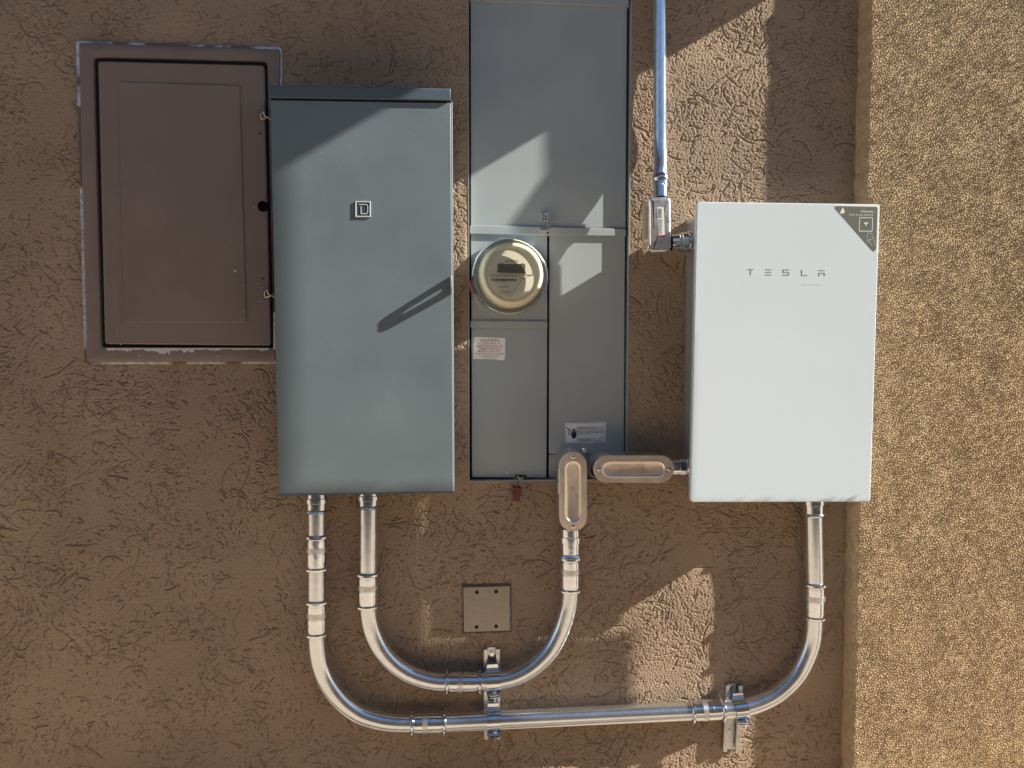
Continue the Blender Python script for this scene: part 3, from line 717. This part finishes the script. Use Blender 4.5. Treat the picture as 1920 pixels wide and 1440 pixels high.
# ------------------------------------------------------------------ conduit runs
RC = .0222; DC = .038
def coupling(par, p, q_, r=RC, mt='zinc', both=True, name='coupling'):
    """compression coupling: flared collars at the ends, plain body, knurled band in the middle"""
    p, q_ = Vector(p), Vector(q_); L_ = (q_-p).length; d = (q_-p)
    col = [(0, r+.0002), (.0008, r*1.20), (.0030, r*1.33), (.0072, r*1.34), (.0092, r*1.18), (.0105, r*1.07), (.0135, r*1.07), (.0140, r*1.12)]
    prof = list(col)
    prof += [(.0165, r*1.12), (.34*L_, r*1.12), (.343*L_, r*1.14), (.485*L_, r*1.14), (.49*L_, r*1.06), (.51*L_, r*1.06), (.515*L_, r*1.14), (.65*L_, r*1.14), (.655*L_, r*1.12)]
    prof += [(L_-.0165, r*1.12)] + [(L_-t, rr) for t, rr in col[::-1]]
    mb = MB(); lathe(mb, p, d, prof, 40, cap=False); o = mb.build(name, M[mt], par, angle=28)
    mb = MB(); lathe(mb, p, d, [(.345*L_, r*1.12), (.346*L_, r*1.148), (.483*L_, r*1.148), (.484*L_, r*1.12)], 40, cap=False)
    mb.build('knurled_band', M['zinc_dull'], o, angle=28)
    return o
def connector(par, p, q_, r=RC, flange=True, name='connector'):
    p, q_ = Vector(p), Vector(q_); L_ = (q_-p).length
    prof = [(0, r+.0002), (.0008, r*1.2), (.0035, r*1.28), (.0065, r*1.24), (.009, r*1.14), (.5*L_, r*1.14), (.52*L_, r*1.26), (.72*L_, r*1.26), (.74*L_, r*1.12), (L_, r*1.12)]
    mb = MB(); lathe(mb, p, q_-p, prof, 40); return mb.build(name, M['zinc'], par, angle=28)
def PW(x, y, d=DC): return W(x, y, d)
# run 1
r1 = thing('long_conduit_run', 'long lower galvanised conduit looping from breaker box to white-fronted box', 'conduit', PW(1060, 1345))
def pipe(par, pts, name, r=RC, d=DC, n=8):
    P = [PW(*p) if len(p) == 3 else PW(p[0], p[1], d) for p in pts]
    mb = MB(); tube(mb, catmull(P, n), r, 40); return mb.build(name, M['emt'], par, angle=50)
pipe(r1, [(594, 925), (594, 1005)], 'pipe', n=2); pipe(r1, [(594, 1060), (594, 1130)], 'pipe', n=2)
pipe(r1, [(594.5, 1180), (595, 1212), (601, 1250), (616, 1284), (641, 1315), (672, 1338), (705, 1350), (738, 1355.5), (780, 1357)], 'elbow', n=10)
pipe(r1, [(825, 1355.5), (1300, 1333.5)], 'pipe', n=2)
pipe(r1, [(1345, 1331.5), (1392, 1327.5), (1430, 1316), (1463, 1297), (1494, 1266), (1514, 1228), (1523, 1195), (1526, 1150)], 'elbow', n=10)
pipe(r1, [(1527, 1100), (1524, 945)], 'pipe', n=2)
for a, b in (((594, 1001), (594, 1069)), ((594, 1123), (594.5, 1191)), ((769, 1357), (837, 1355)), ((1293, 1333.5), (1357, 1330)), ((1527.5, 1091), (1526.5, 1160))):
    coupling(r1, PW(*a), PW(*b))
connector(r1, PW(594, 961), PW(594, 922)); connector(r1, PW(1524.5, 967), PW(1524, 925))
# run 2
r2 = thing('short_conduit_run', 'shorter galvanised conduit curving under the square blank plate', 'conduit', PW(900, 1279))
pipe(r2, [(691, 920), (690.5, 1080)], 'pipe', n=2)
pipe(r2, [(690, 1128), (692, 1158), (700, 1190), (714, 1218), (737, 1244), (765, 1263), (795, 1274), (820, 1278.5), (842, 1279)], 'elbow', n=10)
pipe(r2, [(895, 1278.5), (938, 1276), (972, 1267), (1004, 1248), (1033, 1219), (1052, 1184), (1063, 1150), (1067.5, 1128), (1069, 1100)], 'elbow', n=10)
for a, b in (((690, 1071), (690, 1139)), ((834, 1279), (903, 1278.5)), ((1069, 1041), (1069, 1109))): coupling(r2, PW(*a), PW(*b))
connector(r2, PW(691, 953), PW(691, 918)); connector(r2, PW(1069, 1043), PW(1069, 990))
# riser
RR = .0160
r3 = thing('riser_conduit', 'slim vertical conduit rising out of the top of the photo', 'conduit', PW(1238, 345, .05))
P3 = [W(1236.5, -60, .028), W(1237, 100, .028), W(1237.5, 215, .028), W(1237.5, 245, .0285), W(1238, 272, .0300), W(1238.5, 296, .0355), W(1238.5, 325, .046), W(1238.5, 350, .051)]
top = Vector((P3[0].x, P3[0].y, 3.2)); mb = MB(); tube(mb, [top]+catmull(P3, 10), RR, 36); mb.build('pipe', M['emt'], r3, angle=50)
mb = MB(); c0 = W(1238.5, 329, .047); c1 = W(1239, 372, .060); L_ = (c1-c0).length
lathe(mb, c0, c1-c0, [(0, RR*1.02), (.001, RR*1.22), (.003, RR*1.27), (.012, RR*1.27), (.0145, RR*1.16), (.018, RR*1.12), (.020, RR*1.2), (.0275, RR*1.2), (.029, RR*1.06), (L_, RR*1.06)], 40, cap=False)
mb.build('connector', M['zinc'], r3, angle=28)

# riser's elbow box, cover turned to the left
e1 = thing('side_conduit_body', 'small aluminium conduit body under the riser with a barcode label', 'conduit body', PW(1237, 420, .05))
mb = MB(); slab(mb, rnd(quad([(1216, 369), (1259.5, 368), (1260, 473), (1218, 474)], .088), [.008, .011, .016, .010], 6), .046, .088, .0075, 4); eb = mb.build('body', M['alu'], e1)
mb = MB()
za, zb = W(1215, 368, .075).z, W(1215, 476, .075).z
st_ = rnd([(.036, zb), (.092, zb), (.092, za), (.036, za)], .026, 8)
xx = W(1216.5, 420, .085).x
yz(mb, st_, xx-.0035, xx); cvx = mb.build('cover', M['cover'], e1, smooth=False)
st_ = rnd([(.046, zb+.022), (.082, zb+.022), (.082, za-.022), (.046, za-.022)], .016, 8); mb = MB(); yz(mb, st_, xx-.006, xx-.003); mb.build('cover_boss', M['cover'], cvx, smooth=False)
mb = MB(); p_ = W(1216.5, 470, .07)
lathe(mb, (xx+.001, -.074, za-.0085), (-1, -.4, 0), [(0, .004), (.007, .004), (.0085, .002)], 16); mb.build('screw', M['screw'], cvx)
mb = MB(); lathe(mb, (xx+.001, -.074, zb+.0085), (-1, -.4, 0), [(0, .004), (.007, .004), (.0085, .002)], 16); mb.build('screw', M['screw'], cvx)
mb = MB(); slab(mb, rnd(quad([(1232, 388.5), (1244.5, 388), (1246.5, 444), (1234.5, 444.5)], .0885), .0015, 3), .087, .0884); lb = mb.build('barcode_label', M['white'], eb, smooth=False)
mb = MB(); slab(mb, quad([(1234.3, 441), (1246.6, 440.5), (1246.2, 444.3), (1235, 444.6)], .0887), .088, .0887); mb.build('red_band', M['red'], lb, smooth=False)
mb = MB(); R = random.Random(9); y = 391.0
while y < 409:
    hh = R.choice([.5, .8, 1.2]); slab(mb, quad([(1233.5, y), (1240.8, y-.2), (1240.9, y+hh-.2), (1233.6, y+hh)], .0887), .088, .0887); y += hh+R.choice([.6, .9])
for k in range(17): slab(mb, quad([(1234.5, 411+k*1.7), (1241+R.random()*1.5, 410.8+k*1.7), (1241+R.random()*1.5, 411.4+k*1.7), (1234.5, 411.7+k*1.7)], .0887), .088, .0887)
mb.build('label_print', M['print'], lb, smooth=False)
nip = thing('upper_nipple', 'short dark conduit nipple joining the riser body to the white-fronted box', 'nipple', PW(1281, 454, .05))
mb = MB(); a, b = W(1258, 455, .064), W(1304, 453, .064)
lathe(mb, a, b-a, [(0, .019), (.018, .019), (.0195, .021), (.024, .021), (.025, .0225), (.036, .0235), (.0365, .0215), (.040, .0215), (.041, .0265), (.0455, .0270), (.050, .024), (.060, .024)], 40, cap=False); mb.build('pipe', M['zinc'], nip, angle=28)

# LB bodies
def stadium(cx, cy, L_, wd, ang, n=14):
    """stadium outline (x,z) in metres"""
    out_ = []; hl = (L_-wd)/2
    for s in (1, -1):
        for k in range(n+1):
            a = (-PI/2+PI*k/n)*1.0 if s > 0 else PI/2+PI*k/n
            x_, z_ = s*hl+wd/2*math.cos(a), wd/2*math.sin(a)
            out_.append((cx+x_*math.cos(ang)-z_*math.sin(ang), cy+x_*math.sin(ang)+z_*math.cos(ang)))
    return out_
def lb(t, pa, pb, wpx, D_):
    A, B = Vector(XZ(*pa, D_)), Vector(XZ(*pb, D_)); ax = (B-A); L_ = ax.length; ang = math.atan2(ax.y, ax.x); c_ = (A+B)/2
    wd = wpx*(1.86-D_)/F
    mb = MB(); sh = stadium(c_.x, c_.y, L_-.004, wd-.003, ang); slab(mb, sh, .012, D_-.0045, .001, 2); bd_ = mb.build('body', M['alu'], t)
    o0 = stadium(c_.x, c_.y, L_, wd, ang); mb = MB()
    Ls = [[(x, -(D_-.0042), z) for x, z in o0], [(x, -(D_-.0008), z) for x, z in o0], [(x, -D_, z) for x, z in inset(o0, .0008)]]
    w2 = wd*.62; L2 = L_-wd*.60
    def ring(f, dd): return [(x, -dd, z) for x, z in stadium(c_.x, c_.y, L2-(1-f)*w2, w2*f, ang)]
    Ls += [ring(1.0, D_), ring(.955, D_+.0012), ring(.90, D_+.0022), ring(.84, D_+.0020), ring(.76, D_+.0002), ring(.70, D_-.0010), ring(.66, D_-.0012)]
    mb.loops(Ls, True, True); cvv = mb.build('cover', M['cover'], t, angle=40)
    u = Vector((math.cos(ang), math.sin(ang)))
    for s in (-1, 1):
        q_ = c_+u*s*(L_/2-wd*.185)
        mb = MB(); lathe(mb, (q_.x, -D_, q_.y), (0, -1, 0), [(0, .0048), (.0012, .0048), (.0025, .0038), (.003, .002), (.0031, .0001)], 20); sc = mb.build('screw', M['screw'], cvv)
        mb = MB()
        for a in (.5, .5+PI/2): stroke(mb, [(q_.x-.0026*math.cos(a), q_.y-.0026*math.sin(a)), (q_.x+.0026*math.cos(a), q_.y+.0026*math.sin(a))], .0011, D_+.002, D_+.0033)
        mb.build('screw_recess', M['black'], sc, smooth=False)
    return c_, ang, cvv, wd, L_, bd_
v = thing('upright_conduit_body', 'upright oval aluminium conduit body at the bottom of the meter enclosure', 'conduit body', PW(1075, 995, .04))
c_, ang, cvv, wd, L_, vb = lb(v, (1075, 996.5), (1074.5, 847), 53, .082)
mb = MB(); lathe(mb, (W(1073, 868, .05).x, .016, W(1073, 868, .05).z), (0, -1, 0), [(0, .031), (.03, .031), (.045, .029), (.06, .026)], 36, cap=False); mb.build('hub', M['alu'], v)
mb = MB(); cx, cz = XZ(1074.5, 962, .0815)
rg = [(cx+.0063*math.cos(a), cz+.0063*math.sin(a)) for a in np.linspace(0, 2*PI, 25)[:-1]]
stroke(mb, rg, .0006, .0808, .0816, True); text(mb, 'UL', cx-.0025, cz-.002, .0816, .0036, None, None)
mb.build('cover_mark', M['cover_mark'], cvv, smooth=False)
for y0, y1, mt in ((880, 902, 'white'), (905, 925, 'paper')):
    xs_ = W(1050, 900, .07).x-.0016
    z0, z1 = W(1046, y1, .06).z, W(1046, y0, .06).z
    cx_ = c_.x-(wd-.003)/2
    mb = MB(); box(mb, cx_-.0006, cx_+.0002, -.072, -.045, z0, z1); mb.build('side_label', M[mt], vb, smooth=False)
hb = thing('level_conduit_body', 'horizontal oval aluminium conduit body left of the white-fronted box', 'conduit body', PW(1188, 905, .04))
c_, ang, cvh, wd, L_, hbb = lb(hb, (1113, 879.5), (1264, 879.5), 53, .082)
mb = MB(); p_ = W(1128, 879, .05); lathe(mb, (p_.x, .016, p_.z), (0, -1, 0), [(0, .031), (.03, .031), (.045, .029), (.06, .026)], 36, cap=False); mb.build('hub', M['alu'], hb)
mb = MB()
x_, z_ = XZ(1207, 870.5, .0816); text(mb, 'ROC 1 1/2 COVER', x_, z_, .0816, .0050, None, None, rot=PI, width=.078, bold=.01)
x_, z_ = XZ(1195, 881, .0816); text(mb, 'E 491006', x_, z_, .0816, .0048, None, None, rot=PI, width=.042, bold=.01)
mb.build('cover_mark', M['cover_mark'], cvh, smooth=False)
n2 = thing('lower_nipple', 'short conduit nipple between the horizontal oval body and the white-fronted box', 'nipple', PW(1278, 877, .05))
mb = MB(); a, b = W(1254, 876.5, .048), W(1303, 873.5, .048)
lathe(mb, a, b-a, [(0, .021), (.022, .021), (.0225, .023), (.037, .0235), (.0375, .0225), (.040, .0225), (.041, .0275), (.046, .0280), (.050, .024), (.063, .024)], 40, cap=False); mb.build('pipe', M['zinc'], n2, angle=28)

# ------------------------------------------------------------------ storage gateway (white glass front)
gw = thing('glass_front_box', 'white glass-fronted energy box with triangular corner sticker', 'energy box', W(1465, 940, 0))
DG = .150
gq = quad([(1306.5, 378), (1650, 383), (1632, 941), (1294, 942)], DG)
gb_x = W(1284.5, 650, 0).x; gx1 = gq[1][0]-.022
zt_, zb_ = W(1290, 414, 0).z, W(1290, 914, 0).z
mb = MB(); slab(mb, rnd([(gb_x, zb_), (gx1, zb_), (gx1, zt_), (gb_x, zt_)], .006, 4), 0, .128, .004, 3); mb.build('case', M['gate_body'], gw)
mb = MB(); slab(mb, rnd([(gb_x-.001, zt_-.010), (gx1+.001, zt_-.010), (gx1+.001, zt_+.002), (gb_x-.001, zt_+.002)], .004, 4), -.001, .132, .003, 3); mb.build('lid', M['gate_lid'], gw)
gi = inset(gq, .014)
mb = MB(); slab(mb, gi, .13, .1385); mb.build('glass_carrier', M['gate_body'], gw, smooth=False)
mb = MB(); slab(mb, rnd(gq, [.007, .004, .007, .009], 5), .138, DG, .0022, 4); gl_ = mb.build('glass_front', M['glass_white'], gw)
# lettering: T E S L A drawn as bars
mb = MB(); DL = DG+.0006
def bars(x, kind, y0=504.5, wd=11.2, hh=11.2):
    y1 = y0+hh; yc = y0+hh/2; th = .0016
    s = lambda pts: stroke(mb, pl(pts, DL), th, DG-.0005, DL)
    if kind == 'T': s([(x, y0+.6), (x+wd, y0+.6)]); s([(x+wd/2, y0+2), (x+wd/2, y1)])
    if kind == 'E':
        for yy in (y0+.6, yc, y1-.6): s([(x, yy), (x+wd, yy)])
    if kind == 'S': s([(x+wd, y0+.6), (x+.6, y0+.6), (x+.6, yc), (x+wd-.6, yc), (x+wd-.6, y1-.6), (x, y1-.6)])
    if kind == 'L': s([(x+.6, y0), (x+.6, y1-.6), (x+wd, y1-.6)])
    if kind == 'A': s([(x, y0+.6), (x+wd, y0+.6)]); s([(x+.6, y1), (x+.6, yc), (x+wd-.6, yc), (x+wd-.6, y1)])
for x, k, dy in ((1402.5, 'T', 0), (1436, 'E', .5), (1469, 'S', .9), (1503.5, 'L', 1.5), (1536, 'A', 2.2)):
    mb = MB(); bars(x, k, 504+dy); mb.build('letter', M['letter_grey'], gl_, smooth=False)
mb = MB()
for i, ch in enumerate('GATEWAY'):
    x_, z_ = XZ(1502.5+i*6.65, 535+i*.05, DL); text(mb, ch, x_, z_, DL, .0046, None, None)
mb.build('small_lettering', M['letter_faint'], gl_, smooth=False)
# corner sticker
tri = rnd(quad([(1560.5, 384.3), (1648, 385.5), (1644, 477.5)], DG+.0003), [.004, .005, .005], 6)
mb = MB(); slab(mb, tri, DG-.0005, DG+.0004); stk = mb.build('corner_sticker', M['white'], gl_, smooth=False)
tri = rnd(quad([(1562.8, 386.0), (1645.8, 388.0), (1642.6, 476.4)], DG+.0006), [.003, .004, .005], 6)
D5 = DG+.0008
mb = MB(); slab(mb, tri, DG, D5-.0002); mb.build('sticker_field', M['olive'], stk, smooth=False)
mb = MB()
def st2(s, right, base, hpx, wpx, bold=0): x_, z_ = XZ(right, base, D5); text(mb, s, x_, z_, D5, hpx*1.18e-3, None, None, align='RIGHT', width=wpx*1.18e-3, bold=bold)
st2('Welcome', 1637.3, 398.6, 4.3, 25, .006); st2('Scan to get started', 1637, 404.6, 3.9, 47.5, -.001)
T0 = D5-.0004
slab(mb, pl([(1580, 388.5), (1583, 394), (1583.6, 397), (1582.6, 399.5), (1580.5, 400.3), (1577, 400), (1573.8, 400.8), (1577, 395.5)], D5), T0, D5)
sq = rnd(pl([(1611.8, 408.3), (1636, 408.3), (1635.3, 433.4), (1611, 433.4)], D5), .0008, 3)
stroke(mb, sq, .0014, T0, D5, True)
slab(mb, pl([(1619.5, 417.6), (1623.7, 417.2), (1628, 417.6), (1627.5, 419.6), (1625, 419.2), (1623.8, 425.5), (1622.6, 419.2), (1620.2, 419.6)], D5), T0, D5)
ph = rnd(pl([(1626.3, 437), (1635, 437), (1634.6, 447), (1630, 451), (1629.5, 454), (1625.8, 454)], D5), .0006, 2)
stroke(mb, ph, .0006, T0, D5, True)
stroke(mb, pl([(1635, 444), (1638, 447), (1638.8, 453), (1640, 458.5)], D5), .0007, T0, D5)
stroke(mb, pl([(1635.5, 460.5), (1631, 454.5), (1628.8, 450.5), (1630, 448.6), (1632.3, 450), (1635, 446)], D5), .0007, T0, D5)
mb.build('sticker_print', M['white'], stk, smooth=False)

# ------------------------------------------------------------------ struts, clamps and the blank plate
def strut(t, x0, y0, x1, y1, wpx, sd=.0155, screws=(), slots=()):
    """lipped U-channel lying on the wall, open side outwards; (x0,y0) top centre, (x1,y1) bottom centre"""
    A, B = Vector(XZ(x0, y0, .01)), Vector(XZ(x1, y1, .01)); ax = B-A; L_ = ax.length; u = ax/L_; v_ = Vector((-u.y, u.x))
    wd = wpx*(1.85)/F; th = .0021; lip = wd*.24; ret = .005; mb = MB()
    def bar(s0, s1, d0, d1, l0=0, l1=None):
        l1 = L_ if l1 is None else l1
        P = [A+v_*s0+u*l0, A+v_*s1+u*l0, A+v_*s1+u*l1, A+v_*s0+u*l1]
        vs = [(p.x, -d0, p.y) for p in P]+[(p.x, -d1, p.y) for p in P]
        mb.add(vs, [(3, 2, 1, 0), (4, 5, 6, 7), (0, 1, 5, 4), (1, 2, 6, 5), (2, 3, 7, 6), (3, 0, 4, 7)])
    h_ = wd/2
    sl = sorted(slots); seg = [0]+[q for s_ in sl for q in s_]+[L_]
    for i in range(0, len(seg)-1, 2): bar(-h_+th, h_-th, 0, th, seg[i], seg[i+1])
    for a_, b_ in sl:
        bar(-h_+th, -.0065, 0, th, a_, b_); bar(.0065, h_-th, 0, th, a_, b_)
    for s_ in (-1, 1):
        bar(*sorted((s_*h_, s_*(h_-th))), 0, sd); bar(*sorted((s_*(h_-th), s_*(h_-lip))), sd-th, sd-.0001)
        bar(*sorted((s_*(h_-lip), s_*(h_-lip+th))), sd-ret-th, sd-th)
    o = mb.build('channel', M['strut'], t, smooth=False)
    bv = o.modifiers.new('bevel', 'BEVEL'); bv.width = .0006; bv.segments = 2; bv.limit_method = 'ANGLE'
    for px, py in screws:
        c = W(px, py, .008); mb = MB()
        lathe(mb, (c.x, -th, c.z), (0, -1, 0), [(0, .0085), (.0015, .0085), (.0018, .0058), (.0055, .0058), (.0068, .005), (.0068, .0001)], 24)
        mb.build('anchor_screw', M['screw'], t)
s1 = thing('strut_channel', 'vertical slotted strut channel below the square blank plate', 'strut', W(923, 1385, 0), 'strut channels on the wall')
strut(s1, 922, 1216, 922.5, 1385, 31, screws=((922, 1227),), slots=((.108, .135),))
s2_ = thing('strut_channel', 'short strut channel under the right end of the long conduit', 'strut', W(1373, 1408, 0), 'strut channels on the wall')
strut(s2_, 1376, 1284, 1370, 1408, 34, screws=((1369, 1292), (1368, 1371)))
def clamp(label, px, py, ang, wpx, up, bolt):
    c = PW(px, py); t = thing('pipe_clamp', label, 'pipe clamp', c, 'clamps holding the conduits to the struts')
    ax = Vector((math.cos(ang), 0, math.sin(ang))); wd = wpx*1.25e-3; hw = wd/2; nrm = Vector((-math.sin(ang), 0, math.cos(ang)))
    r = RC+.0012; r2 = RC+.0034
    # band round the upper/front half and a second half below
    prof = []
    def band(a0, a1, r_, rr, wscale):
        mb = MB(); n = 26; Ls = []
        for k in range(n+1):
            a = a0+(a1-a0)*k/n; dv = nrm*math.cos(a)+Vector((0, -1, 0))*math.sin(a)
            Ls.append([tuple(c+dv*q_+ax*s_) for q_, s_ in ((r_, -hw*wscale), (rr, -hw*wscale), (rr, hw*wscale), (r_, hw*wscale))])
        mb.loops(Ls); return mb
    mb = band(math.radians(-20), math.radians(128), r, r2, 1.0)
    # upper tab that hooks in the channel
    b0 = c+nrm*(r2-.001)+Vector((0, .006, 0))
    P = [b0-ax*hw*.9, b0+ax*hw*.9, b0+ax*hw*.75+nrm*up, b0-ax*hw*.75+nrm*up]
    vs = [tuple(p) for p in P]+[tuple(p+Vector((0, .0022, 0))) for p in P]
    mb.add(vs, [(0, 1, 2, 3), (7, 6, 5, 4), (0, 1, 5, 4), (1, 2, 6, 5), (2, 3, 7, 6), (3, 0, 4, 7)])
    mb.build('strap', M['zinc'], t, angle=40)
    mb = band(math.radians(150), math.radians(200), r, r2, .95); mb.build('lower_strap', M['zinc'], t, angle=40)
    # ears and bolt
    a = math.radians(136); dv = nrm*math.cos(a)+Vector((0, -1, 0))*math.sin(a)
    e0 = c+dv*(RC+.002); mb = MB()
    lathe(mb, e0-nrm*.0+Vector((0, 0, 0)), (dv+nrm*.7), [(0, .0001)], 4) if False else None
    bn = (nrm*.9-Vector((0, 1, 0))*.42).normalized()
    tv = ax.cross(bn).normalized()
    for k in (0, -.007):
        cc_ = e0+dv*.0045+bn*k
        ring = [cc_+ax*hw*x_+tv*y_ for x_, y_ in ((-1, -.010), (1, -.010), (1, .002), (.6, .0095), (-.6, .0095), (-1, .002))]
        if tv.dot(dv) < 0: ring = [cc_+ax*hw*x_-tv*y_ for x_, y_ in ((-1, -.010), (1, -.010), (1, .002), (.6, .0095), (-.6, .0095), (-1, .002))]
        n = len(ring); vs = [tuple(p) for p in ring]+[tuple(p+bn*.0022) for p in ring]
        mb.add(vs, [tuple(range(n))[::-1], tuple(range(n, 2*n))]+[(i, (i+1) % n, (i+1) % n+n, i+n) for i in range(n)])
    mb.build('ear', M['zinc'], t, smooth=False)
    mb = MB(); bc = e0+dv*.008+bn*.002+ax*hw*bolt
    lathe(mb, bc, bn, [(0, .0062), (.0015, .0062), (.0016, .0045), (.0065, .0043), (.0075, .0034), (.0076, .0001)], 6)
    lathe(mb, bc-bn*.028, bn, [(0, .0001), (.0005, .0026), (.028, .0026)], 12)
    lathe(mb, bc-bn*.016, bn, [(0, .0048), (.004, .0048)], 6)
    mb.build('bolt', M['screw'], t, angle=30)
clamp('zinc pipe clamp holding the shorter conduit to the strut below the blank plate', 924.5, 1277, math.radians(2), 27, .014, .1)
clamp('zinc pipe clamp holding the long conduit to the strut below the blank plate', 925.5, 1350.5, math.radians(1.5), 27, .014, .1)
clamp('zinc pipe clamp holding the long conduit to the short right-hand strut', 1387, 1328.5, math.radians(5), 26, .012, .45)

bp = thing('blank_plate', 'square stainless blank wall plate with four dark screw holes', 'wall plate', W(912, 1187, 0))
pq = quad([(865.5, 1097.5), (959, 1095), (959, 1186), (867, 1189)], .006)
mb = MB(); L_ = [[(x, 0, z) for x, z in pq], [(x, -.0015, z) for x, z in pq], [(x, -.0062, z) for x, z in inset(pq, .0045)], [(x, -.0066, z) for x, z in inset(pq, .0056)]]
mb.loops(L_); pt = mb.build('plate', M['steel'], bp, angle=12)
for px, py in ((894.3, 1110.6), (930.4, 1109.2), (893.7, 1175.8), (930.2, 1174.6)):
    mb = MB(); c = W(px, py, .0068); lathe(mb, (c.x, -.0060, c.z), (0, -1, 0), [(0, .0048), (.0007, .0048), (.0009, .0044)], 24); mb.build('screw_hole', M['brown_gap'], pt)
